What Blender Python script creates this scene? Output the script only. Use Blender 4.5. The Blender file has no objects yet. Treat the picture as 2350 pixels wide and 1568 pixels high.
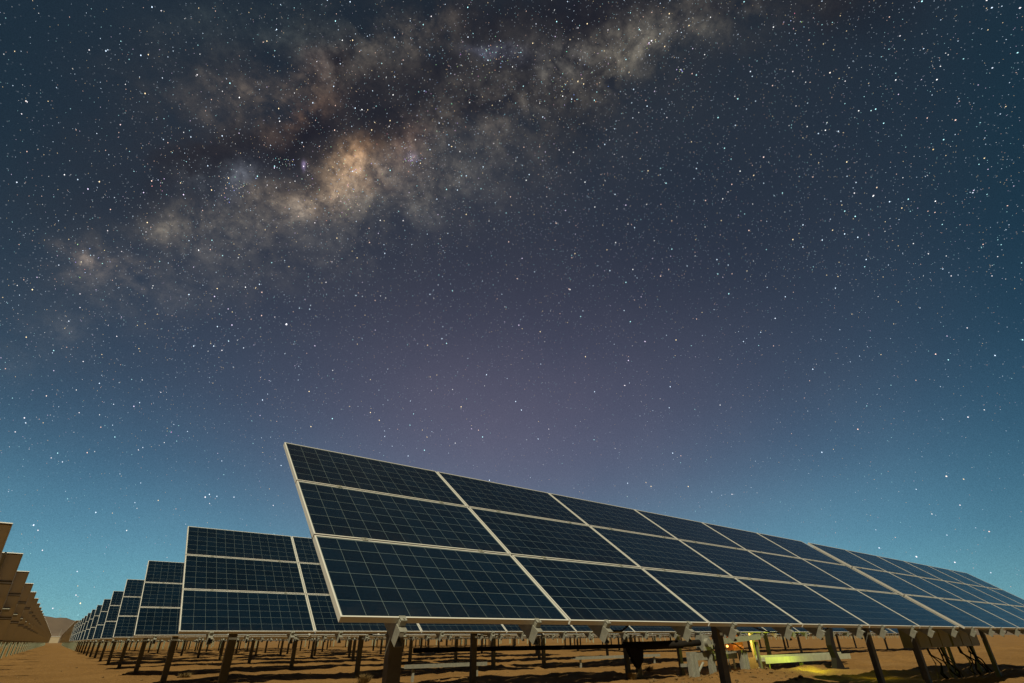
import bpy, bmesh, math, random
from mathutils import Vector, Matrix, noise
random.seed(7)
R = math.radians
C = bpy.context.scene.collection
scene = bpy.context.scene

# ------------------------------------------------------------------ camera
YAW, PIT, ROL = .661, .5259, -.0084
GZ = .93                                   # camera height above ground
F = Vector((math.sin(YAW)*math.cos(PIT), math.cos(YAW)*math.cos(PIT), math.sin(PIT)))
Rt = Vector((math.cos(YAW), -math.sin(YAW), 0)); Up = Rt.cross(F)
R2 = math.cos(ROL)*Rt + math.sin(ROL)*Up
U2 = -math.sin(ROL)*Rt + math.cos(ROL)*Up
cam = bpy.data.cameras.new('camera'); co = bpy.data.objects.new('camera', cam); C.objects.link(co)
M = Matrix(((R2.x, U2.x, -F.x), (R2.y, U2.y, -F.y), (R2.z, U2.z, -F.z))).to_4x4()
co.matrix_world = Matrix.Translation((0, 0, GZ)) @ M
cam.sensor_width = 36; cam.lens = 18.0; cam.clip_start = .05; cam.clip_end = 30000
scene.camera = co

# ------------------------------------------------------------------ node helper
class X:
    tree = None
    def __init__(s, v): s.v = v
    @staticmethod
    def m(op, *a, clamp=False):
        n = X.tree.nodes.new('ShaderNodeMath'); n.operation = op; n.use_clamp = clamp
        for i, q in enumerate(a):
            if isinstance(q, X): X.tree.links.new(q.v, n.inputs[i])
            else: n.inputs[i].default_value = q
        return X(n.outputs[0])
    def __add__(s, o): return X.m('ADD', s, o)
    __radd__ = __add__
    def __sub__(s, o): return X.m('SUBTRACT', s, o)
    def __rsub__(s, o): return X.m('SUBTRACT', o, s)
    def __mul__(s, o): return X.m('MULTIPLY', s, o)
    __rmul__ = __mul__
    def __truediv__(s, o): return X.m('DIVIDE', s, o)
def node(t, **kw):
    n = X.tree.nodes.new(t)
    for k, v in kw.items():
        if k in n.inputs.keys() and not hasattr(n, k): 
            pass
        setattr(n, k, v)
    return n
def link(a, b): X.tree.links.new(a.v if isinstance(a, X) else a, b)
def lin(c):
    return tuple(((q/255)/12.92 if q/255 <= .04045 else ((q/255+.055)/1.055)**2.4) for q in c)
def ramp(fac, stops, interp='EASE'):
    n = X.tree.nodes.new('ShaderNodeValToRGB'); cr = n.color_ramp; cr.interpolation = interp
    while len(cr.elements) < len(stops): cr.elements.new(.5)
    for e, (p, c) in zip(cr.elements, stops):
        e.position = p; e.color = (*c, 1) if len(c) == 3 else c
    link(fac, n.inputs[0]); return n.outputs[0]
def mix(fac, a, b, mode='MIX', clamp=False):
    n = X.tree.nodes.new('ShaderNodeMix'); n.data_type = 'RGBA'; n.blend_type = mode
    for s, q in ((n.inputs[0], fac), (n.inputs[6], a), (n.inputs[7], b)):
        if isinstance(q, X): link(q, s)
        elif isinstance(q, (int, float)): s.default_value = q
        elif isinstance(q, tuple): s.default_value = (*q, 1)
        else: X.tree.links.new(q, s)
    return n.outputs[2]
def noisetex(vec, scale, detail=6, rough=.55, dist=0):
    n = X.tree.nodes.new('ShaderNodeTexNoise')
    n.inputs['Scale'].default_value = scale; n.inputs['Detail'].default_value = detail
    n.inputs['Roughness'].default_value = rough; n.inputs['Distortion'].default_value = dist
    if vec is not None: X.tree.links.new(vec, n.inputs['Vector'])
    return n

# ------------------------------------------------------------------ night sky (world)
W = bpy.data.worlds.new('World'); scene.world = W; W.use_nodes = True
X.tree = W.node_tree; X.tree.nodes.clear()
tc = X.tree.nodes.new('ShaderNodeTexCoord'); D = tc.outputs['Generated']
def dot(vec):
    n = X.tree.nodes.new('ShaderNodeVectorMath'); n.operation = 'DOT_PRODUCT'
    X.tree.links.new(D, n.inputs[0]); n.inputs[1].default_value = vec; return X(n.outputs['Value'])
# star-map coordinates around a fixed point of the celestial sphere
dF = X.m('MAXIMUM', dot(tuple(F)), .18)
front = X.m('GREATER_THAN', dot(tuple(F)), .1)
su, sv = dot(tuple(R2))/dF, dot(tuple(U2))/dF
w1 = noisetex(D, 4.0, 5, .6); w2 = noisetex(D, 13.0, 4, .6)
def comp(col, i):
    n = X.tree.nodes.new('ShaderNodeSeparateColor'); X.tree.links.new(col, n.inputs[0]); return X(n.outputs[i])
u = su + (comp(w1.outputs['Color'], 0)-.5)*.11 + (comp(w2.outputs['Color'], 0)-.5)*.075
v = sv + (comp(w1.outputs['Color'], 1)-.5)*.11 + (comp(w2.outputs['Color'], 1)-.5)*.075
def gs(x, y, sx, sy, ang=0, U=None, V=None):
    U = u if U is None else U; V = v if V is None else V
    cx, cy = (x-1175)/1175, (784-y)/1175; sx /= 1175; sy /= 1175
    c, s = math.cos(R(ang)), math.sin(R(ang))
    a = (U-cx)*(c/sx) + (V-cy)*(s/sx); b = (V-cy)*(c/sy) - (U-cx)*(s/sy)
    return X.m('EXPONENT', (a*a + b*b)*-.5)
sep = X.tree.nodes.new('ShaderNodeSeparateXYZ'); X.tree.links.new(D, sep.inputs[0]); dz = X(sep.outputs[2])
base = ramp(dz, [(0, lin((130, 184, 186))), (.06, lin((112, 172, 186))), (.14, lin((93, 147, 173))), (.25, lin((67, 103, 131))),
                 (.37, lin((53, 74, 97))), (.55, lin((40, 51, 66))), (.75, lin((36, 48, 61))), (.95, lin((27, 40, 51)))], 'B_SPLINE')
col = base
glow = gs(1180, 1040, 380, 215, 0, su, sv)
col = mix(glow*.5, col, lin((122, 112, 134)))
glow2 = gs(1150, 820, 600, 330, 0, su, sv)
col = mix(glow2*.25, col, lin((62, 58, 78)))
teal = gs(2420, 420, 230, 620, 0, su, sv)
col = mix(teal*.62, col, lin((12, 50, 66)))
teal2 = gs(-80, 250, 260, 520, 0, su, sv)
col = mix(teal2*.5, col, lin((20, 46, 60)))
blu = gs(2450, 1000, 260, 260, 0, su, sv)
col = mix(blu*.2, col, lin((36, 92, 124)))
n1 = noisetex(D, 13.0, 9, .62, .4); n2 = noisetex(D, 24.0, 8, .6, .2); n3 = noisetex(D, 3.0, 4, .5)
fN = X(n1.outputs['Fac']); fM = X(n2.outputs['Fac']); fL = X(n3.outputs['Fac'])
def mr(x, a, b, c=0, d=1):
    n = X.tree.nodes.new('ShaderNodeMapRange'); n.clamp = True
    link(x, n.inputs[0])
    for i, q in enumerate((a, b, c, d)): n.inputs[i+1].default_value = q
    return X(n.outputs[0])
n4 = noisetex(D, 60.0, 6, .65, .2); fG = X(n4.outputs['Fac'])
n5 = noisetex(D, 10.0, 9, .68, .25); ridge = X.m('ABSOLUTE', X(n5.outputs['Fac']) - .5)
lanes = mr(ridge, .0, .06, .55, 1)                # thin branching dust lanes
grit = mr(fG, .32, .68, .45, 1.55)
cloud = mr(fN, .37, .64, .06, 1.5)*mr(fM, .32, .68, .55, 1.45)*lanes*grit
soft = mr(fN, .3, .7, .6, 1.35)
def addc(c0, w, rgb):
    return mix(w, c0, rgb, 'ADD')
def scl(w): return w*front
# dark dust lanes first dim the blue background
rift = (gs(1000, 160, 620, 190, 20)*.5 + gs(900, 275, 170, 42, 22)*.6 + gs(1180, 190, 200, 30, 12)*.5 + gs(620, 345, 200, 26, 14)*.4 + gs(770, 200, 60, 75, 60)*.35 + gs(1330, 190, 60, 120, -30)*.4
        + gs(700, 330, 260, 45, 18)*.35 + gs(1150, 170, 260, 110, 15)*.2 + gs(1480, 20, 420, 40, 5)*.35 + gs(1950, 15, 130, 60, 0)*.35)
col = mix(X.m('MINIMUM', rift*soft, .8)*front, col, lin((20, 22, 34)))
core = mr(fN, .3, .7, .6, 1.25)*mr(fM, .3, .7, .7, 1.3)*mr(lanes, .55, 1, .75, 1)*grit
for w, c in [
 (gs(790, 412, 62, 30, 33)*1.0, (.31, .185, .088)),
 (gs(820, 372, 30, 20, 50)*.8, (.25, .135, .064)),
 (gs(745, 440, 85, 28, 28)*.8, (.11, .080, .050)),
 (gs(800, 460, 62, 26, 10)*.7, (.085, .075, .055)),
 (gs(900, 395, 60, 36, 10)*.6, (.085, .055, .036)),
 (gs(945, 335, 32, 26, 40)*.6, (.09, .045, .030)),
]: col = addc(col, scl(w*core), c)
glows = [
 (gs(800, 420, 600, 42, 27)*.6, (.055, .049, .040)),
 (gs(1250, 190, 380, 60, 27)*.4, (.040, .036, .029)),
 (gs(800, 110, 330, 80, 10)*.35, (.040, .035, .028)),
 (gs(560, 505, 190, 30, 8)*.6, (.075, .063, .045)),
 (gs(430, 515, 50, 22, 5)*.7, (.09, .075, .053)),
 (gs(680, 465, 60, 30, 15)*.7, (.12, .085, .055)),
 (gs(205, 595, 55, 20, -8)*1.0, (.14, .105, .075)),
 (gs(245, 630, 70, 30, -15)*.8, (.09, .072, .055)),
 (gs(880, 500, 300, 60, 20)*.55, (.055, .050, .042)),
 (gs(1000, 430, 90, 40, 20)*.45, (.06, .058, .048)),
 (gs(640, 235, 100, 48, 5)*.7, (.070, .047, .030)),
 (gs(685, 275, 55, 22, 30)*.65, (.12, .062, .034)),
 (gs(540, 250, 90, 50, 0)*.6, (.040, .034, .026)),
 (gs(880, 120, 75, 36, 15)*.65, (.075, .062, .046)),
 (gs(980, 70, 60, 34, 30)*.6, (.065, .052, .040)),
 (gs(740, 150, 40, 30, 0)*.7, (.05, .034, .028)),
 (gs(640, 60, 160, 45, 0)*.5, (.025, .034, .032)),
 (gs(1480, 105, 80, 34, 30)*.42, (.115, .100, .072)),
 (gs(1560, 70, 200, 32, 12)*.45, (.070, .062, .046)),
 (gs(1420, 170, 70, 30, 45)*.7, (.060, .054, .040)),
 (gs(1290, 135, 40, 26, 0)*.6, (.10, .095, .085)),
 (gs(1230, 230, 190, 45, 35)*.45, (.048, .042, .032)),
 (gs(1100, 270, 70, 36, 20)*.5, (.055, .042, .030)),
 (gs(540, 430, 42, 18, 50)*.55, (.10, .11, .135)),
 (gs(480, 420, 60, 18, 0)*.5, (.05, .06, .07)),
 (gs(1140, 125, 40, 10, 0)*.6, (.11, .12, .17)),
 (gs(945, 362, 9, 8, 0, su, sv)*.8, (.24, .20, .27)),
 (gs(697, 382, 3, 7, 0, su, sv)*.9, (.50, .38, .70)),
]
for w, c in glows:
    col = addc(col, scl(w*cloud), tuple(q*1.0 for q in c))
halo = gs(850, 380, 1000, 190, 23)
col = addc(col, halo*front*soft*.45, (.026, .022, .019))
for w, c in [(gs(690, 330, 60, 20, 25), .55), (gs(885, 330, 26, 14, 60), .35), (gs(1330, 60, 50, 60, 20), .5), (gs(700, 440, 60, 18, 20), .4),
             (gs(795, 140, 12, 45, -5), .55), (gs(1000, 440, 60, 14, 30), .2)]:
    col = mix(X.m('MINIMUM', w*c*soft, .85)*front, col, lin((22, 24, 36)))
# faint unresolved star dust
vor = X.tree.nodes.new('ShaderNodeTexVoronoi'); vor.inputs['Scale'].default_value = 190
X.tree.links.new(D, vor.inputs['Vector'])
dust = X.m('LESS_THAN', X(vor.outputs['Distance']), .17)*mr(comp(vor.outputs['Color'], 0), .35, 1, 0, 1)
col = addc(col, dust*mr(dz, .02, .45, .15, 1)*mr(halo, 0, .7, .45, 1.0), (.13, .145, .16))
grain = noisetex(D, 900.0, 1, .5)
col = mix(1.0, col, ramp(X(grain.outputs['Fac']), [(.3, (.86, .87, .88)), (.7, (1.14, 1.13, 1.12))], 'LINEAR'), 'MULTIPLY')
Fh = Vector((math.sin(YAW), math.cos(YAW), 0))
away = mr(dot(tuple(Fh)), -.40, .3, .05, 1)        # unseen sky behind the camera dimmed to deepen the shade
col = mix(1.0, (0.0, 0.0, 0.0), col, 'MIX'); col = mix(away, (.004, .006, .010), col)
patch = noisetex(D, 2.2, 5, .6)                     # uneven airglow
col = mix(1.0, col, ramp(X(patch.outputs['Fac']), [(.3, (.88, .92, .95)), (.7, (1.12, 1.08, 1.05))], 'LINEAR'), 'MULTIPLY')
below = X.m('LESS_THAN', dz, -.005)
col = mix(below, col, (.03, .022, .012))
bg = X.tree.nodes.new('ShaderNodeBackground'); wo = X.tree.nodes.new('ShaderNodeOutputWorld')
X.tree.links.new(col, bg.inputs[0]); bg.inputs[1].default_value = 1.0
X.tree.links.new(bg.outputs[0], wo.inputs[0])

# moonlight from the upper left
sun = bpy.data.lights.new('moon_light', 'SUN'); so = bpy.data.objects.new('moon_light', sun); C.objects.link(so)
sun.energy = 5.0; sun.angle = R(.55); sun.color = (1, .84, .56)
ld = Vector((.5, .56, -1)).normalized()
so.rotation_euler = ld.to_track_quat('-Z', 'Y').to_euler(); so.location = (-50, -20, 100)

scene.view_settings.view_transform = 'Standard'; scene.view_settings.look = 'None'
scene.view_settings.exposure = 0; scene.view_settings.gamma = 1
scene.cycles.max_bounces = 5; scene.cycles.use_denoising = True
scene.cycles.sample_clamp_indirect = 3

# ------------------------------------------------------------------ materials
def mat(name, rgb, rough=.6, metal=0, var=.12, scale=8, bump=0, bscale=60, spec=.4):
    m = bpy.data.materials.new(name); m.use_nodes = True; X.tree = m.node_tree
    p = m.node_tree.nodes['Principled BSDF']
    t = node('ShaderNodeTexCoord').outputs['Object']
    n = noisetex(t, scale, 6, .6)
    c = ramp(X(n.outputs['Fac']), [(.3, tuple(q*(1-var) for q in rgb)), (.7, tuple(min(1, q*(1+var)) for q in rgb))], 'LINEAR')
    link(c, p.inputs['Base Color'])
    p.inputs['Roughness'].default_value = rough; p.inputs['Metallic'].default_value = metal
    p.inputs['Specular IOR Level'].default_value = spec
    if bump:
        b = node('ShaderNodeBump'); b.inputs['Strength'].default_value = bump; b.inputs['Distance'].default_value = .02
        link(noisetex(t, bscale, 5, .6).outputs['Fac'], b.inputs['Height']); link(b.outputs[0], p.inputs['Normal'])
    return m
def emis(name, rgb, s):
    m = bpy.data.materials.new(name); m.use_nodes = True; p = m.node_tree.nodes['Principled BSDF']
    p.inputs['Base Color'].default_value = (0.02, 0.02, 0.02, 1)
    p.inputs['Emission Color'].default_value = (*rgb, 1); p.inputs['Emission Strength'].default_value = s; return m
ALU = mat('anodised_aluminium', (.57, .60, .59), .45, .15, .06, 3)
GALV = mat('galvanised_steel', (.25, .265, .235), .5, .25, .22, 14, .1, 90)
POST = mat('weathered_post_steel', (.11, .105, .085), .6, .1, .22, 9, .15, 70)
BACK = mat('white_backsheet', (.55, .56, .54), .7, 0, .06, 2)
BLACK = mat('black_rubber', (.012, .011, .010), .8, 0, .2, spec=.15)
ORNG = mat('orange_cabinet_paint', (.65, .24, .07), .5, 0, .06)
YEL = mat('pale_yellow_paint', (.72, .66, .36), .5, 0, .08)
BOXM = mat('olive_cabinet_paint', (.30, .27, .10), .5, 0, .12, 4)
TRAY = mat('galvanised_tray', (.34, .36, .27), .5, .1, .15, 6)
DRY = mat('dry_straw', (.18, .13, .05), .9, 0, .3, 30)
ROCK = mat('desert_stone', (.13, .085, .032), .9, 0, .25, 12, .5, 40)
LAMP = emis('glowing_bulb', (1, .42, .08), 6)
WHITEB = mat('pale_building_wall', (.42, .38, .28), .8, 0, .1, .1)

# solar cells
def cellmat():
    m = bpy.data.materials.new('solar_cells'); m.use_nodes = True; X.tree = m.node_tree
    p = m.node_tree.nodes['Principled BSDF']
    uv = node('ShaderNodeUVMap'); uv.uv_map = 'UVMap'
    s = node('ShaderNodeSeparateXYZ'); link(uv.outputs[0], s.inputs[0])
    a, b = X(s.outputs[0]), X(s.outputs[1])
    def edge(q, w):
        f = X.m('FRACT', q + 20.0); d = X.m('MINIMUM', f, 1.0 - f); return X.m('LESS_THAN', d, w)
    line = X.m('MAXIMUM', edge(a, .0085)*.85, edge(b, .0095))
    out = X.m('MAXIMUM', X.m('MAXIMUM', X.m('LESS_THAN', a, 0.0), X.m('GREATER_THAN', a, 12.0)),
              X.m('MAXIMUM', X.m('LESS_THAN', b, 0.0), X.m('GREATER_THAN', b, 6.0)))
    line = X.m('MAXIMUM', line, out)
    bus = X.m('MAXIMUM', X.m('LESS_THAN', X.m('ABSOLUTE', X.m('FRACT', b*4.0 + 80.5) - .5), .018), 0.0)
    # per cell tone
    fl = node('ShaderNodeVectorMath'); fl.operation = 'FLOOR'; link(uv.outputs[0], fl.inputs[0])
    oi = node('ShaderNodeObjectInfo')
    cb = node('ShaderNodeCombineXYZ'); link(X(oi.outputs['Random'])*37.0, cb.inputs[2])
    ad = node('ShaderNodeVectorMath'); link(fl.outputs[0], ad.inputs[0]); link(cb.outputs[0], ad.inputs[1])
    wn = node('ShaderNodeTexWhiteNoise'); wn.noise_dimensions = '3D'; link(ad.outputs[0], wn.inputs[0])
    ad2 = node('ShaderNodeVectorMath'); link(uv.outputs[0], ad2.inputs[0]); link(cb.outputs[0], ad2.inputs[1])
    vo = node('ShaderNodeTexVoronoi'); vo.inputs['Scale'].default_value = 9; link(ad2.outputs[0], vo.inputs['Vector'])
    tone = X(wn.outputs[0])*.45 + comp(vo.outputs['Color'], 0)*.35 + X(oi.outputs['Random'])*.6 - .1
    c = ramp(tone, [(.1, (.0010, .0052, .0125)), (.95, (.0022, .0105, .0245))], 'LINEAR')
    c = mix(bus*.07, c, (.08, .11, .12))
    c = mix(line*.8, c, (.15, .21, .22))
    dn = noisetex(ad2.outputs[0], 1.3, 7, .65)
    dirt = mr(b, 0, 1.1, 1, 0)*.07 + .01
    c = mix(dirt*mr(X(dn.outputs['Fac']), .35, .7, .1, 1.2), c, (.085, .075, .055))
    link(c, p.inputs['Base Color'])
    p.inputs['Specular IOR Level'].default_value = .32
    du = noisetex(ad2.outputs[0], .6, 6, .6)
    link(mr(X(du.outputs['Fac']), .3, .7, .14, .26), p.inputs['Roughness'])
    return m
CELL = cellmat()

# ground
def groundmat():
    m = bpy.data.materials.new('desert_sand'); m.use_nodes = True; X.tree = m.node_tree
    p = m.node_tree.nodes['Principled BSDF']; t = node('ShaderNodeTexCoord').outputs['Object']
    a = noisetex(t, .35, 8, .65); b = noisetex(t, 6, 8, .7); c = noisetex(t, 40, 4, .7)
    col = ramp(X(a.outputs['Fac'])*.55 + X(b.outputs['Fac'])*.45, [(.34, (.135, .079, .028)), (.5, (.180, .106, .038)), (.68, (.225, .140, .055))], 'LINEAR')
    col = mix(.5, col, ramp(X(c.outputs['Fac']), [(.3, (.5, .5, .52)), (.65, (1.25, 1.25, 1.22))], 'LINEAR'), 'MULTIPLY')
    link(col, p.inputs['Base Color']); p.inputs['Roughness'].default_value = .95; p.inputs['Specular IOR Level'].default_value = .1
    bp = node('ShaderNodeBump'); bp.inputs['Strength'].default_value = .9; bp.inputs['Distance'].default_value = .07
    link(X(noisetex(t, 9, 8, .7).outputs['Fac']), bp.inputs['Height']); link(bp.outputs[0], p.inputs['Normal'])
    return m
SAND = groundmat()
HILL = mat('bare_hillside', (.10, .080, .062), .95, 0, .2, .006)

# ------------------------------------------------------------------ object helpers
def link_obj(o, parent=None):
    C.objects.link(o)
    if parent is not None: o.parent = parent
    return o
def box(bm, x0, x1, y0, y1, z0, z1, mi=0, mtx=None):
    vs = [bm.verts.new((x, y, z)) for z in (z0, z1) for y in (y0, y1) for x in (x0, x1)]
    if mtx is not None:
        for q in vs: q.co = mtx @ q.co
    fs = [(0, 2, 3, 1), (4, 5, 7, 6), (0, 1, 5, 4), (2, 6, 7, 3), (0, 4, 6, 2), (1, 3, 7, 5)]
    out = []
    for f in fs:
        g = bm.faces.new([vs[i] for i in f]); g.material_index = mi; out.append(g)
    return out
def tube(bm, pts, r, n=8, taper=None):
    prev = None
    for i, p in enumerate(pts):
        p = Vector(p)
        d = (Vector(pts[min(i+1, len(pts)-1)]) - Vector(pts[max(i-1, 0)])).normalized()
        a = d.orthogonal().normalized(); 
        ref = Vector((0, 0, 1)) if abs(d.z) < .9 else Vector((1, 0, 0))
        a = d.cross(ref).normalized(); b = d.cross(a)
        rr = r if taper is None else r*taper[i]
        ring = [bm.verts.new(p + a*math.cos(2*math.pi*k/n)*rr + b*math.sin(2*math.pi*k/n)*rr) for k in range(n)]
        if prev:
            for k in range(n): bm.faces.new((prev[k], prev[(k+1) % n], ring[(k+1) % n], ring[k]))
        else: bm.faces.new(ring[::-1])
        prev = ring
    bm.faces.new(prev)
def mesh(name, bm, mats, smooth=False):
    bmesh.ops.recalc_face_normals(bm, faces=bm.faces[:])
    me = bpy.data.meshes.new(name); bm.to_mesh(me); bm.free()
    for m in (mats if isinstance(mats, (list, tuple)) else [mats]): me.materials.append(m)
    if smooth:
        for p in me.polygons: p.use_smooth = True
    return me
def obj(name, me, parent=None, loc=(0, 0, 0), rot=(0, 0, 0)):
    o = bpy.data.objects.new(name, me); o.location = loc; o.rotation_euler = rot
    return link_obj(o, parent)
def thing(name, label, cat, loc=(0, 0, 0), rz=0, group=None):
    o = bpy.data.objects.new(name, None); o.location = loc; o.rotation_euler = (0, 0, rz); o.empty_display_size = .2
    link_obj(o); tag(o, label, cat, group); return o
def tag(o, label=None, cat=None, group=None, kind=None):
    if label: o['label'] = label
    if cat: o['category'] = cat
    if group: o['group'] = group
    if kind: o['kind'] = kind
    return o

# ------------------------------------------------------------------ ground
def bump_h(x, y):
    h = .075*noise.fractal(Vector((x*.55, y*.55, 1.7)), 1.0, 2.0, 4) + .045*noise.noise(Vector((x*2.1, y*2.1, 5.0)))
    h += .034*noise.noise(Vector((x*5.3, y*5.3, 9.0)))
    # rough spoil ridge between the first and second row
    h += .13*math.exp(-((y-8.6-.10*(x-12))/.55)**2)*max(0, min(1, (x-8)/3))*(.8+.9*noise.noise(Vector((x*1.9, y*2.3, 2.0))))
    if 7 < y < 14 and x > 6: h += .05*max(0, noise.fractal(Vector((x*2.6, y*2.6, 3.3)), .8, 2.0, 4))
    if x < 1.2 and x > -1.6: h *= .55
    fade = 1/(1+max(0, math.hypot(x, y)-60)/60)
    return h*fade
def grid(xs, ys, f):
    bm = bmesh.new(); rows = []
    for y in ys: rows.append([bm.verts.new((x, y, f(x, y))) for x in xs])
    for i in range(len(ys)-1):
        for j in range(len(xs)-1): bm.faces.new((rows[i][j], rows[i][j+1], rows[i+1][j+1], rows[i+1][j]))
    return bm
def spaced(a, b, d0, g):
    out = [a]; d = d0
    while out[-1] < b: out.append(out[-1]+d); d *= g
    return out
xs = [-x for x in spaced(8, 9000, .5, 1.16)][::-1] + [-8+.22*i for i in range(1, 170)]
xs += spaced(xs[-1]+.25, 9000, .3, 1.035)
ys = [-y for y in spaced(2, 9000, .8, 1.4)][::-1] + [-2+.5*i for i in range(1, 12)]
ys += [ys[-1]+.18*i for i in range(1, 130)]
ys += spaced(ys[-1]+.2, 9000, .22, 1.018)
g = obj('ground', mesh('ground', grid(xs, ys, bump_h), SAND, True)); tag(g, kind='structure')

# hills along the horizon
def hills():
    bm = bmesh.new(); ang = [-60+.35*i for i in range(0, 620)]
    prev = None
    for a in ang:
        t = R(a); ring = []
        n0 = noise.fractal(Vector((a*.09, 3.1, 0)), 1, 2, 5); n1 = noise.fractal(Vector((a*.5, 7.7, 0)), .9, 2, 5)
        amp = 96 + 26*n0 + 9*n1
        if -3 < a < 3: amp = 84 - 7.5*a + 5*n1 + 6*math.exp(-((a-.1)/.3)**2)
        if a > 8: amp *= .55
        for k, (d, hh) in enumerate([(2300, -4), (2500, .10), (2700, .34), (2850, .62), (2960, .86), (3060, 1), (3300, .8), (3800, .2)]):
            r = d + 60*noise.noise(Vector((a*.4, k*1.7, 0)))
            z = hh if k == 0 else amp*(hh + (.10*noise.noise(Vector((a*.9, k*2.3, 4)) ) if 0 < k < 5 else 0))
            ring.append(bm.verts.new((math.sin(t)*r, math.cos(t)*r, z)))
        if prev:
            for k in range(len(ring)-1): bm.faces.new((prev[k], prev[k+1], ring[k+1], ring[k]))
        prev = ring
    return mesh('hills', bm, HILL, True)
h = obj('hills', hills()); tag(h, kind='structure')

# ------------------------------------------------------------------ solar table
MW, MH, GAP, GAPV = 1.956, .992, .02, .02
PW, PH = MW+GAP, MH+GAPV
SL = 3*PH - GAPV
def module_frame():
    bm = bmesh.new(); w = .0115
    box(bm, 0, MW, 0, w, -.04, 0); box(bm, 0, MW, MH-w, MH, -.04, 0)
    box(bm, 0, w, w, MH-w, -.04, 0); box(bm, MW-w, MW, w, MH-w, -.04, 0)
    # rear return flange
    [setattr(f, 'material_index', 1) for f in box(bm, w, MW-w, w, w+.035, -.04, -.037)+box(bm, w, MW-w, MH-w-.035, MH-w, -.04, -.037)]
    # small label notches along the short side lip
    return bm
def glass(bm, ox=0, oy=0, w=.0115, mi=(0, 1), zt=-.004):
    uvl = bm.loops.layers.uv.get('UVMap') or bm.loops.layers.uv.new('UVMap')
    fs = box(bm, ox+w, ox+MW-w, oy+w, oy+MH-w, -.009, zt, mi[1])
    top = fs[1]; top.material_index = mi[0]
    m = .006
    for l in top.loops:
        a = (l.vert.co.x-ox-w-m)/((MW-2*w-2*m)/12); b = (l.vert.co.y-oy-w-m)/((MH-2*w-2*m)/6)
        l[uvl].uv = (a, b)
FR = mesh('module_frame', module_frame(), [ALU, POST])
bm = bmesh.new(); glass(bm); GL = mesh('module_glass', bm, [CELL, BACK])
# junction box on the back
bm = bmesh.new(); box(bm, .90, 1.05, .86, .95, -.034, -.0095); JB = mesh('junction_box', bm, BLACK)
# rail: C channel running up the slope
RD = .11
def rail_bm():
    bm = bmesh.new(); y0, y1 = -.085, SL+.03
    box(bm, -.003, 0, y0, y1, -.04-RD, -.0405)           # web
    box(bm, 0, .055, y0, y1, -.0435, -.0405); box(bm, 0, .055, y0, y1, -.04-RD, -.04-RD+.003)
    box(bm, .052, .055, y0, y1, -.04-RD+.003, -.04-RD+.018)
    return bm
RAIL = mesh('rail', rail_bm(), GALV)
def clamp_bm():
    bm = bmesh.new()
    box(bm, .004, .05, -.036, -.004, -.0395, -.008); box(bm, .004, .05, -.036, .012, .002, .006)
    box(bm, .004, .05, -.0375, -.0355, -.008, .002)
    tube(bm, [(.027, -.022, .006), (.027, -.022, .014)], .008, 6)
    return bm
CLAMP = mesh('clamp', clamp_bm(), GALV)
def mid_bm():
    bm = bmesh.new(); box(bm, 0, .05, -.018, .018, .002, .006); tube(bm, [(.025, 0, .006), (.025, 0, .012)], .007, 6); return bm
MIDC = mesh('mid_clamp', mid_bm(), GALV)
TABLEN = 6*PW-GAP
def tube_bm():
    bm = bmesh.new(); box(bm, 0.15, TABLEN-.15, -.06, .06, -.06, .06); return bm
TUBE = mesh('torque_tube', tube_bm(), GALV)
def post_bm(h):
    bm = bmesh.new(); w = .063; t = .006
    box(bm, -w, w, -.035, -.035+t, -.3, h)                 # web
    box(bm, -w, -w+t, -.035+t, .05, -.3, h); box(bm, w-t, w, -.035+t, .05, -.3, h)
    box(bm, -w+t, -w+.022, .044, .05, -.3, h); box(bm, w-.022, w-t, .044, .05, -.3, h)
    return bm
def head_bm(h):
    bm = bmesh.new()
    for s in (-1, 1): box(bm, s*.078-.005, s*.078+.005, -.10, .10, h-.22, h+.13)
    tube(bm, [(-.13, .0, h-.16), (.13, .0, h-.16)], .012, 6)
    return bm
POSTX = (1.0, 5.93, 10.86); RAILX = (.40, 1.58)
def array_bm():
    bm = bmesh.new()
    for i in range(6):
        for j in range(3):
            b2 = module_frame(); me = bpy.data.meshes.new('t'); b2.to_mesh(me); b2.free()
            n0 = len(bm.verts); bm.from_mesh(me); bpy.data.meshes.remove(me)
            bm.verts.ensure_lookup_table()
            for q in bm.verts[n0:]: q.co += Vector((i*PW, j*PH, 0))
    for f in bm.faces: f.material_index = 2
    for i in range(6):
        for j in range(3): glass(bm, i*PW, j*PH, mi=(0, 1))
    return bm
ARR = mesh('panel_array', array_bm(), [CELL, BACK, ALU])
def rails_merged():
    bm = bmesh.new()
    for i in range(6):
        for rx in RAILX:
            x = i*PW+rx
            box(bm, x, x+.05, -.045, SL+.03, -.04-RD, -.0405)
    return bm
RAILS = mesh('rails', rails_merged(), GALV)

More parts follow.
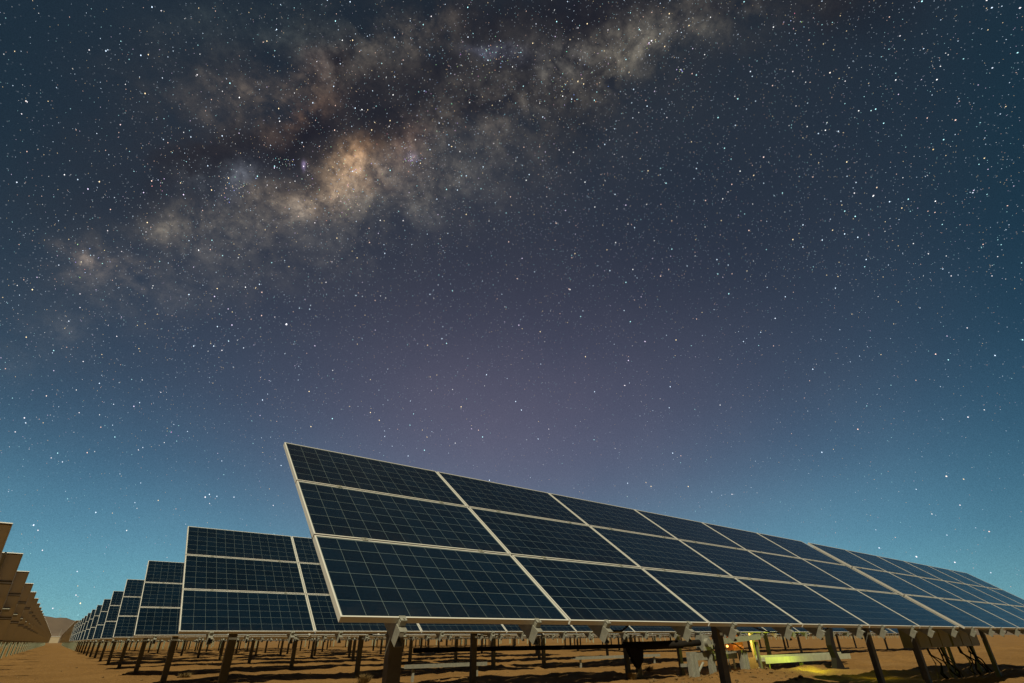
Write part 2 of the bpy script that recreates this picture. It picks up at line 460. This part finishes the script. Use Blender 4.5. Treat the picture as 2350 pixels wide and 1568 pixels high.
class Kind:
    def __init__(s, tilt, zc, pm=None):
        s.tilt, s.zc = tilt, zc            # zc: height of the panel plane's centre
        ph = zc - (.04+RD+.12)*math.cos(tilt) - .02
        s.ph = ph
        s.post = mesh('post', post_bm(ph), pm or POST); s.head = mesh('post_head', head_bm(ph), GALV)
def place(kind, o, name, me, x, s, n=0, parent=None):
    """put a mesh at row coordinate x (from the left end), slope coordinate s"""
    t = kind.tilt; rs = s - SL/2
    y = rs*math.cos(t) - n*math.sin(t); z = kind.zc + rs*math.sin(t) + n*math.cos(t)
    return obj(name, me, o if parent is None else parent, (x-TABLEN/2, y, z), (t, 0, 0))
def full_table(kind, nm, label, group, loc, rz=0, detail=2):
    o = thing(nm, label, 'solar table', loc, rz, group)
    for i in range(6):
        for j in range(3):
            f = place(kind, o, 'solar_module', FR, i*PW, j*PH)
            f.rotation_euler[0] += random.uniform(-.0015, .0015)
            obj('glass_face', GL, f)
            if rz: None
    for i in range(6):
        for rx in RAILX:
            r = place(kind, o, 'rail', RAIL, i*PW+rx, 0)
            if detail > 1 and rz == 0:
                obj('clamp', CLAMP, r)
                for j in (1, 2): obj('clamp', MIDC, r, (0, j*PH-GAPV/2, 0))
    place(kind, o, 'torque_tube', TUBE, 0, SL/2, -(.04+RD+.0605))
    if detail > 1 and rz == 0:
        rn = random.Random(len(bpy.data.objects))
        for q in range(5):                       # string cables sagging behind the lower edge
            xa = rn.uniform(.3, 10.2); ln = rn.uniform(.7, 1.6); sg = rn.uniform(.05, .16)
            pts = [(xa+ln*k/8, .16+.05*math.sin(k), -.06-sg*(1-((k-4)/4)**2)) for k in range(9)]
            bm = bmesh.new(); tube(bm, pts, .008, 5)
            place(kind, o, 'cable', mesh('cable', bm, BLACK, True), 0, 0)
    for px in POSTX:
        p = obj('post', kind.post, o, (px-TABLEN/2, 0.02, 0)); 
        obj('post_head', kind.head, p)
    return o
def lite_table(kind, nm, label, group, loc, rz=0):
    o = thing(nm, label, 'solar table', loc, rz, group)
    place(kind, o, 'panel_array', ARR, 0, 0)
    place(kind, o, 'torque_tube', TUBE, 0, SL/2, -(.04+RD+.0605))
    a = place(kind, o, 'rail', RAILS, 0, 0)
    for px in POSTX: obj('post', kind.post, o, (px-TABLEN/2, 0.02, 0))
    return o

X0, Y0, ROWP, TILT = 1.3747, 3.5414, 6.0798, .6417
YC = Y0 + SL/2*math.cos(TILT); ZC = GZ + .1278 + SL/2*math.sin(TILT)
T2 = 6*PW + .303
KA = Kind(TILT, ZC)
TL = .93
PALE = mat('lit_post_steel', (.33, .38, .29), .55, 0, .1, 9)  # paler post steel: light on the turned-away rows' posts put into the colour
KB = Kind(TL, GZ + 2.48 - SL/2*math.sin(TL), PALE)
LY = 17.38 + SL/2*math.cos(TL)
ordn = ['front', 'second', 'third', 'fourth', 'fifth', 'sixth', 'seventh', 'eighth', 'ninth', 'tenth', 'eleventh', 'twelfth', 'thirteenth', 'fourteenth', 'fifteenth', 'sixteenth']
NA = 15
for k in range(NA):
    y = YC + ROWP*k
    l = {0: 'large tilted table of dark blue solar modules, nearest the camera in the front row',
         1: 'blue solar table just behind the big front one, its two left columns of modules showing',
         2: 'blue solar table beside the sandy aisle, next after the one right behind the front row'}.get(
        k, 'blue solar table by the sandy aisle, left end of the %s row' % ordn[k])
    full_table(KA, 'solar_table', l, 'blue solar tables facing the camera', (X0+TABLEN/2, y, 0), 0, 2 if k < 4 else 1)
    l = ('dark blue solar table at the right edge, past the narrow gap in the front row' if k == 0 else
         'shadowed table glimpsed under the front row, second along the %s row' % ordn[k])
    loc = (X0+T2+TABLEN/2, y, 0)
    (full_table if k < 3 else lite_table)(KA, 'solar_table', l, 'blue solar tables facing the camera', loc, 0)
# more blocks to the right, glimpsed under the front row
for k in range(2, NA):
    for bx in (31.5, 31.5+T2):
        lite_table(KA, 'solar_table', 'distant solar table to the right glimpsed under the front row', 'distant tables under the front row',
                   (X0+bx+TABLEN/2, YC+ROWP*k, 0))
# far rows turned away (backs to the camera)
for k in range(NA, 44):
    y = YC + ROWP*k - .6
    for i, bx in enumerate((0, T2) if k < 24 else (0,)):
        lite_table(KB, 'solar_table', 'far brown-backed solar table at the end of the right rows by the aisle', 'far tables turned away at right',
                   (X0+bx+TABLEN/2, y, 0), math.pi)
for k in range(NA, NA+3):
    for b in range(1, 12):
        for c in (0, T2):
            lite_table(KB, 'solar_table', 'far brown-backed solar table standing under the horizon, seen beneath the front row', 'far tables along the horizon',
                       (X0+b*31.5+c+TABLEN/2, YC+ROWP*k-.6, 0), math.pi)
# left field, backs to the camera
XL = -1.635
for k in range(46):
    y = LY + ROWP*k
    if k < 11:
        l = 'brown-backed solar table left of the aisle, %s from the left edge' % ('nearest one, cut off' if k == 0 else ordn[k])
        full_table(KB, 'solar_table', l, 'tables left of the aisle showing their backs', (XL-TABLEN/2, y, 0), math.pi)
    else:
        lite_table(KB, 'solar_table', 'small far brown-backed table at the vanishing end of the left field', 'tables left of the aisle showing their backs',
                   (XL-TABLEN/2, y, 0), math.pi)

# ------------------------------------------------------------------ tracker drive under the front row
def bmobj(name, build, m, parent=None, loc=(0, 0, 0), rot=(0, 0, 0), smooth=False):
    bm = bmesh.new(); build(bm); return obj(name, mesh(name, bm, m, smooth), parent, loc, rot)
def cpost(h, w=.14):
    def f(bm):
        box(bm, -w, w, .0, .006, -.2, h)
        box(bm, -w, -w*.28, -.014, -.0005, -.2, h-.01); box(bm, w*.28, w, -.014, -.0005, -.2, h-.01)
        box(bm, -w-.006, -w-.0005, -.05, .07, -.2, h); box(bm, w+.0005, w+.006, -.05, .07, -.2, h)
        box(bm, -w*.28, -w*.2, -.045, -.0005, -.2, h-.05); box(bm, w*.2, w*.28, -.045, -.0005, -.2, h-.05)
    return f
dr = thing('tracker_drive', 'grey steel drive frame with gearbox standing between the first two rows', 'drive unit', (14.0, 9.5, 0))
for x in (-.78, 1.62): bmobj('leg', cpost(.60), GALV, dr, (x, 0, 0))
bmobj('leg', cpost(.62, .08), GALV, dr, (.12, .05, 0))
bmobj('crossbeam', lambda bm: box(bm, -.62, 1.46, .09, .15, .40, .57), GALV, dr)
bmobj('foot_plate', lambda bm: box(bm, -1.1, -.45, .10, .16, .27, .34), GALV, dr)
def gear(bm):
    box(bm, -.22, .10, .0, .22, .62, .98)
    tube(bm, [(-.06, -.1, .80), (-.06, .0, .80)], .10, 16)
    tube(bm, [(.16, .1, .56), (.16, .1, .84)], .11, 14)
    box(bm, .02, .30, .02, .2, .53, .60)
bmobj('gearbox', gear, GALV, dr)
bmobj('push_tube', lambda bm: tube(bm, [(-.3, .05, .80), (-.9, .15, .775), (-.92, .15, .775), (-1.9, .85, .74), (-1.92, .86, .74), (-7.5, 2.6, .72)], .095, 12, [.8, .8, 1, 1, .5, .5]), BLACK, dr, smooth=True)
bmobj('brace', lambda bm: tube(bm, [(-.75, .02, .02), (-.2, .1, .34)], .03, 8), GALV, dr)
bmobj('cable', lambda bm: tube(bm, [(.02, -.05, .86), (.1, -.1, .74), (.02, -.12, .62), (.18, -.1, .56), (.32, -.05, .60)], .014, 6), BLACK, dr, smooth=True)
# torque arm on the row behind
ta = thing('torque_arm', 'dark steel lever arm below the second row where the push tube ends', 'lever arm', (12.2, 10.45, 0))
def arm(bm):
    vs = [(-.42, 0, .84), (.30, 0, .84), (.22, 0, .40), (.02, 0, .22), (-.12, 0, .36)]
    a = [bm.verts.new(p) for p in vs]; b = [bm.verts.new((p[0], .10, p[2])) for p in vs]
    bm.faces.new(a); bm.faces.new(b[::-1])
    for i in range(5): bm.faces.new((a[i], b[i], b[(i+1) % 5], a[(i+1) % 5]))
bmobj('arm_plate', arm, BLACK, ta); bmobj('arm_stem', lambda bm: box(bm, -.02, .14, .02, .09, -.1, .3), POST, ta)
bc = thing('kinked_support', 'dark kinked steel support at the right end of the yellow-green tray', 'support', (19.6, 8.7, 0))
def kink(bm):
    prof = [(-.02, .20, 1.15), (-.16, .06, .82), (-.20, -.02, .68), (-.10, .12, .34), (-.24, .30, .06), (-.24, .30, -.1)]
    fr = [(bm.verts.new((a, 0, z)), bm.verts.new((b, 0, z)), bm.verts.new((b, .16, z)), bm.verts.new((a, .16, z))) for a, b, z in prof]
    for p, q in zip(fr, fr[1:]):
        for i in range(4): bm.faces.new((p[i], p[(i+1) % 4], q[(i+1) % 4], q[i]))
    bm.faces.new(fr[0]); bm.faces.new(fr[-1][::-1])
bmobj('stem', kink, BLACK, bc)
bmobj('flange', lambda bm: box(bm, -.45, .5, -.04, -.001, .03, .07), BLACK, bc)
# control cabinet
cc = thing('control_cabinet', 'small orange lit control cabinet beside a pale yellow upright', 'cabinet', (17.9, 11.0, 0))
bmobj('cabinet_body', lambda bm: box(bm, -.30, .30, 0, .28, .55, 1.05), ORNG, cc)
bmobj('door', lambda bm: box(bm, -.26, .16, -.022, -.002, .60, 1.0), ORNG, cc)
bmobj('stand', lambda bm: (box(bm, -.25, -.2, .1, .15, -.1, .549), box(bm, .2, .25, .1, .15, -.1, .549)), GALV, cc)
ys_ = thing('cable_riser', 'pale yellow steel upright beside the orange cabinet', 'upright', (17.5, 10.2, 0))
bmobj('upright', lambda bm: box(bm, -.09, .09, 0, .06, .28, 1.06), YEL, ys_)
bmobj('base_box', lambda bm: (box(bm, -.10, .55, -.05, .25, .30, .36), box(bm, .47, .55, -.05, .25, -.1, .299), box(bm, -.10, -.02, -.05, .25, -.1, .299)), YEL, ys_)
hb = thing('support_beam', 'flat grey beam running across behind the orange cabinet', 'beam', (15.2, 9.3, 0))
bmobj('beam', lambda bm: box(bm, -1.15, 1.25, 0, .07, .80, .93), GALV, hb, rot=(0, R(-3), 0))
bmobj('beam_post', lambda bm: box(bm, 1.0, 1.1, .071, .13, -.1, .80), POST, hb)
tr = thing('cable_tray', 'long low cable tray glowing yellow-green in the lamp light', 'cable tray', (19.2, 9.6, 0))
def tray(bm):
    box(bm, -2.55, 3.1, -.14, .14, .30, .306); box(bm, -2.55, 3.1, -.146, -.1405, .24, .40); box(bm, -2.55, 3.1, .1405, .146, .26, .44)
bmobj('tray', tray, TRAY, tr)
for x in (-2.2, -.2, 2.2): bmobj('leg', lambda bm, x=x: box(bm, x-.03, x+.03, -.05, .05, -.15, .2995), GALV, tr)
# low trays seen through the rows
for i, (x, y, L_) in enumerate([(7.3, 14.0, 2.6), (14.5, 15.2, 4.6)]):
    q = thing('cable_tray', ['pale grey cable tray crossing low under the left part of the second row',
                             'pale grey cable tray crossing low behind the thick push tube'][i], 'cable tray', (x, y, 0))
    bmobj('tray', lambda bm: (box(bm, 0, L_, 0, .26, .30, .305), box(bm, 0, L_, -.006, -.0005, .28, .37)), GALV, q)
    for xx in (.3, L_-.3): bmobj('leg', lambda bm, xx=xx: box(bm, xx-.03, xx+.03, .05, .1, -.15, .2995), GALV, q)
# indicator lamp
il = thing('indicator_lamp', 'tiny glowing orange lamp hanging from a cable beside the middle post', 'lamp', (15.3, 9.75, 0))
bmobj('bulb', lambda bm: bmesh.ops.create_uvsphere(bm, u_segments=12, v_segments=8, radius=.03, matrix=Matrix.Translation((0, 0, .70))), LAMP, il, smooth=True)
bmobj('cable', lambda bm: tube(bm, [(0, 0, .75), (.25, .05, .78), (.6, .1, .74), (.95, .1, .60)], .015, 6), BLACK, il, smooth=True)
bmobj('stake', lambda bm: box(bm, -.012, .012, .03, .054, -.1, .70), GALV, il)

def pt(name, loc, rgb, e, r=.08):
    l = bpy.data.lights.new(name, 'POINT'); l.energy = e; l.color = rgb; l.shadow_soft_size = r
    o = bpy.data.objects.new(name, l); o.location = loc; C.objects.link(o)
pt('work_fill_light', (17.9, 8.75, .44), (.80, 1, .02), 36, .1)
pt('work_fill_light', (16.8, 6.6, .30), (.95, .85, .02), 6, .1)  # unseen second light, added to brighten the sand in front
pt('cabinet_light', (17.1, 10.35, .9), (1, .62, .18), 16, .05)

# combiner boxes behind the posts of the second table
for i, x in enumerate((16.45, 18.85)):
    cb_ = thing('combiner_box', ['wide olive combiner box with hanging cables, left one of the pair behind the far posts',
                                'wide olive combiner box, right one of the pair next to the last post'][i], 'electrical box', (x, 5.35, 0))
    def body(bm):
        box(bm, .02, 2.32, 0, .35, .66, 1.08)
    bd = bmobj('box_body', body, BOXM, cb_)
    for dxx in (.04, .82, 1.59): bmobj('door', lambda bm, d=dxx: box(bm, d, d+.70, -.018, -.001, .69, 1.05), BOXM, bd)
    for lx in (.15, 2.15): bmobj('leg', lambda bm, lx=lx: box(bm, lx-.04, lx+.04, .14, .2, -.15, .6595), POST, cb_)
    rnd = random.Random(i)
    for q in range(8):
        c0 = (.75, 1.7)[q % 2]; x0 = c0+rnd.gauss(0, .10); x1 = c0+rnd.gauss(.25, .28)
        pts = [(x0, .12, .66), (x0+rnd.gauss(0, .04), .1, .52), ((x0+x1)/2+rnd.gauss(0, .08), rnd.uniform(-.1, .15), .33), (x1, .02, .12), (x1+rnd.uniform(0, .3), rnd.uniform(-.1, .1), -.04)]
        bmobj('cable', lambda bm: tube(bm, pts, rnd.choice((.010, .014, .02)), 6), DRY if q % 3 == 0 else BLACK, cb_, smooth=True)

# ------------------------------------------------------------------ small plants, stones
def bush(name, seed, r, h, n):
    rnd = random.Random(seed); bm = bmesh.new()
    for _ in range(n):
        a = rnd.uniform(0, 6.28); rr = r*rnd.uniform(.1, 1); hh = h*rnd.uniform(.4, 1)
        b0 = Vector((math.cos(a)*rr*.25, math.sin(a)*rr*.25, -.03)); b1 = Vector((math.cos(a)*rr*.7, math.sin(a)*rr*.7, hh*.7)); b2 = Vector((math.cos(a)*rr, math.sin(a)*rr, hh))
        sd = Vector((-math.sin(a), math.cos(a), 0))*.006
        v_ = [bm.verts.new(p) for p in (b0-sd, b0+sd, b1+sd, b1-sd, b2)]
        bm.faces.new((v_[0], v_[1], v_[2], v_[3])); bm.faces.new((v_[3], v_[2], v_[4]))
    return mesh(name, bm, DRY)
BU = [bush('dry_tuft', s, .30, .22, 260) for s in range(3)]
spots = [(6.7, 15.0, 1.0, 'dry straw tuft on the sand left of the big front post'), (7.2, 33.0, 1.6, 'dry tuft in the shadow bands under the second and fifth rows'),
         (9.6, 19.5, 1.1, 'dry tuft on a lit strip of sand near the thin posts'), (11.6, 10.2, .8, 'dark dry tuft on the dirt ridge under the front row'),
         (3.5, 21.0, .9, 'dry tuft beside the leaning post shadows at left'), (15.2, 12.6, .8, 'dry tuft behind the drive frame')]
for i, (x, y, s, l) in enumerate(spots):
    o = obj('dry_tuft', BU[i % 3], None, (x, y, bump_h(x, y)), (0, 0, i*1.3)); o.scale = (s, s, s); tag(o, l, 'dry plant', 'dry tufts under the rows')
def stone(seed):
    bm = bmesh.new(); bmesh.ops.create_icosphere(bm, subdivisions=3, radius=1)
    for q in bm.verts:
        q.co *= 1+.45*noise.noise(q.co*1.3+Vector((seed*7, 0, 0)))+.14*noise.noise(q.co*4+Vector((0, seed, 0)))
        q.co.z *= .65
    return mesh('clod', bm, ROCK)
ST = [stone(i) for i in range(4)]
# loose clods of earth: uncountable, one object
bm = bmesh.new(); rnd = random.Random(3)
for i in range(620):
    if i < 300: x = rnd.uniform(8, 16); y = 8.6+.10*(x-12)+rnd.gauss(0, .5); s = abs(rnd.gauss(0, .020))+.008
    else:
        y = rnd.uniform(5, 32); x = rnd.uniform(-1, .95*y+8); s = abs(rnd.gauss(0, .022))+.008
    b2 = bmesh.new(); bmesh.ops.create_icosphere(b2, subdivisions=1, radius=s)
    me = bpy.data.meshes.new('t')
    for q in b2.verts:
        q.co *= 1+.5*noise.noise(q.co*30+Vector((i, 0, 0))); q.co.z *= .7; q.co += Vector((x, y, bump_h(x, y)+s*.25))
    b2.to_mesh(me); b2.free(); bm.from_mesh(me); bpy.data.meshes.remove(me)
o = obj('loose_clods', mesh('loose_clods', bm, ROCK)); tag(o, 'loose clods and pebbles on the sand', 'clods', kind='stuff')

# distant building at the end of the aisle
db = thing('distant_building', 'pale low building far away at the end of the sandy aisle', 'building', (-6, 1500, 0))
bmobj('wall', lambda bm: box(bm, -2.5, 12, 0, 20, 0, 11), WHITEB, db)
bmobj('roof', lambda bm: box(bm, -3, 12.5, -.5, 20.5, 11.01, 12), ALU, db)
bmobj('mast', lambda bm: box(bm, 9.6, 10.2, 6, 6.6, 12.01, 24), GALV, db)

# ------------------------------------------------------------------ stars
SM = bpy.data.materials.new('starlight'); SM.use_nodes = True; X.tree = SM.node_tree; X.tree.nodes.clear()
at = node('ShaderNodeVertexColor'); at.layer_name = 'star_colour'
em = node('ShaderNodeEmission'); link(at.outputs[0], em.inputs[0]); em.inputs[1].default_value = 1.0
ou = node('ShaderNodeOutputMaterial'); link(em.outputs[0], ou.inputs[0])
SM.cycles.emission_sampling = 'NONE'
RS = 9000.0
verts, faces, cols = [], [], []
pole = (F + R2*1.15 + U2*.1).normalized()
def star(d, r, c, el=1.35):
    """r in milliradians"""
    d = d.normalized(); t = pole.cross(d)
    t = t.normalized() if t.length > 1e-3 else R2
    s = d.cross(t).normalized(); p = d*RS + Vector((0, 0, GZ)); r = r*RS/1000
    b = len(verts)
    for q in (t*r*el, s*r, -t*r*el, -s*r, d*r, -d*r): verts.append(p+q)
    for f in ((0, 1, 5), (1, 2, 5), (2, 3, 5), (3, 0, 5), (1, 0, 4), (2, 1, 4), (3, 2, 4), (0, 3, 4)): faces.append([b+i for i in f]); cols.append(c)
def pxd(x, y): return F + R2*((x-1280)/1280) + U2*((854-y)/1280)
rnd = random.Random(11)
def tint():
    t = rnd.random()
    if t < .14: return (1, 1, 1)
    if t < .46: return (.66, .82, 1)
    if t < .62: return (.50, .95, 1)
    if t < .80: return (1, .78, .45)
    if t < .93: return (1, .66, .55)
    return (.85, .72, 1)
bright = [(716,811,2.3,3),(1562,964,1.3,2.6),(2366,1191,1.5,2.6),(1098,308,1.2,3),(973,316,1.1,2.2),(815,706,1.1,2.5),(301,312,1.1,2.2),(223,125,1.1,2),(493,187,1.2,2.2),
 (406,195,1,2),(403,27,1,2),(1078,41,1.2,2.4),(1170,93,1.2,2.6),(759,416,1.3,2.6),(792,154,1,1.8),(1104,295,1,2.4),(1234,359,1.1,2.2),(1008,552,1.2,2.6),(42,456,1.2,2.2),
 (68,255,1,2),(54,285,1,2),(147,663,1,2),(200,735,1,2),(200,769,1,1.8),(172,803,1.1,2.2),(269,577,1,2),(365,580,.9,1.8),(286,494,.9,1.8),(787,557,1.1,2.2),(830,655,1,2),
 (906,741,1,2.2),(687,793,1,2.2),(668,463,1,2.2),(915,447,1,2.2),(899,527,1,2),(304,629,.9,1.8),(242,334,.9,1.8),(61,1045,1.2,2.4),(38,1080,1,2),(116,990,1.1,2.2),(208,904,1,2.2),
 (292,841,1,2.2),(84,1313,1.5,2.4),(95,1326,1.1,2),(513,1243,1.5,2.4),(585,1243,1.2,2.2),(524,1259,.9,2),(683,1264,1.1,2),(609,870,1.1,2.4),(555,876,1.1,2.2),(402,981,1,2),
 (284,1011,1,2),(198,1032,1,2),(346,1125,1,2),(357,1119,1,2),(106,1376,1.1,2),(128,1145,1,1.8),(156,1155,1.1,2),(190,1488,1.1,2),(132,1521,1.1,2),(193,1429,1.1,2),
 (1909,393,1.5,2.6),(2333,374,1.3,1.8),(1876,179,1.3,2.4),(2075,182,1.4,2.4),(1982,179,1.2,2),(2192,469,1.3,2),(2136,483,1.3,2),(2184,489,1.4,2.2),(2432,482,1.3,1.8),
 (1629,102,1.7,2.0),(1702,174,1.2,1.6),(1938,796,1.2,2.6),(1536,386,1,1.8),(1556,392,1,2),(1582,295,1.1,2),(1667,294,1.1,2),(1398,375,1.1,2.4),(1651,437,1,2.2),(1837,241,1.1,1.6),
 (1830,1236,1.1,2.2),(2198,1370,1.3,2.2),(2291,1392,1.5,2.4),(2387,1406,1.3,2.2),(2477,1432,1.1,1.8),(2400,1263,1.1,2),(2420,1043,1.3,2),(1600,1040,.8,1.8),(1372,1073,1,2),
 (1738,640,1,1.8),(1884,653,1,1.8),(2378,690,1.1,1.8),(2418,820,1.1,1.8),(2300,770,1,1.8),(2480,690,1,1.8),(1820,480,1,2),(1736,502,1,1.8),(1990,265,1,1.8),(2113,203,1.1,1.6),
 (2481,170,1.2,2),(2250,90,1.1,1.8),(2550,20,1.5,2),(1340,60,1,2),(1520,75,1,2),(1445,70,1,2),(1450,150,1,2)]
oc = {2: (1, .82, .72), 61: (1, .72, .66), 62: (1, .74, .35), 64: (1, .85, .75), 66: (1, .72, .5), 0: (.95, .92, 1), 39: (1, .8, .7), 6: (1, .75, .75)}
for i, (x, y, r, e) in enumerate(bright):
    t = oc.get(i) or ((1, .93, .98) if i % 3 else (.75, .85, 1))
    star(pxd(x, y), r*.72, tuple(q*e*.62 for q in t), 1.2)
for cx, cy, sg, n in [(1028, 399, 11, 26), (590, 475, 22, 34), (1240, 138, 26, 40), (400, 470, 16, 8), (718, 403, 12, 14), (1629, 104, 10, 10), (870, 500, 36, 30), (810, 500, 60, 40),
                      (866, 430, 36, 40), (1702, 172, 9, 8), (1990, 50, 14, 10), (430, 1080, 10, 7), (230, 640, 40, 16), (1430, 200, 60, 40), (1130, 200, 60, 40), (1060, 330, 60, 30)]:
    for _ in range(n):
        star(pxd(rnd.gauss(cx, sg), rnd.gauss(cy, sg*.8)), rnd.uniform(.35, .62), tuple(q*rnd.uniform(.6, 1.6) for q in tint()))
def band(d):
    z = d.dot(F)
    if z < .15: return .2
    uu, vv = d.dot(R2)/z*1280, d.dot(U2)/z*1280
    px, py = 1280+uu, 854-vv
    c, s = math.cos(R(23)), math.sin(R(23))
    a = (px-926)*c-(py-414)*s; b = (py-414)*c+(px-926)*s
    m = math.exp(-.5*(b/330)**2)*math.exp(-.5*(a/1500)**2)
    if px > 1280 and py < 700: m = max(m, .95)
    return .36+.64*m
n = 0
while n < 26000:
    d = Vector((rnd.gauss(0, 1), rnd.gauss(0, 1), rnd.gauss(0, 1))).normalized()
    if d.z < .03 or d.dot(F) < .25: continue
    w = band(d)*min(1, .5+1.0*d.z)
    if rnd.random() > w: continue
    n += 1
    m = rnd.random()
    br = .125*(1/(m+.010))**.60
    c = tint(); k = min(2.0, br)
    r = .33 + .42*min(1, br/1.2)
    star(d, r*(.92 if k < .5 else 1.05), tuple(q*min(1.9, min(1.9, .34+br*1.15)/1.0) for q in c), 1.45)
me = bpy.data.meshes.new('stars'); me.from_pydata(verts, [], faces)
ca = me.color_attributes.new('star_colour', 'FLOAT_COLOR', 'CORNER')
buf = []
for c in cols: buf += [*c, 1]*3
ca.data.foreach_set('color', buf); me.materials.append(SM)
o = obj('stars', me); tag(o, 'countless white, blue and orange stars over the whole night sky', 'stars', kind='stuff')
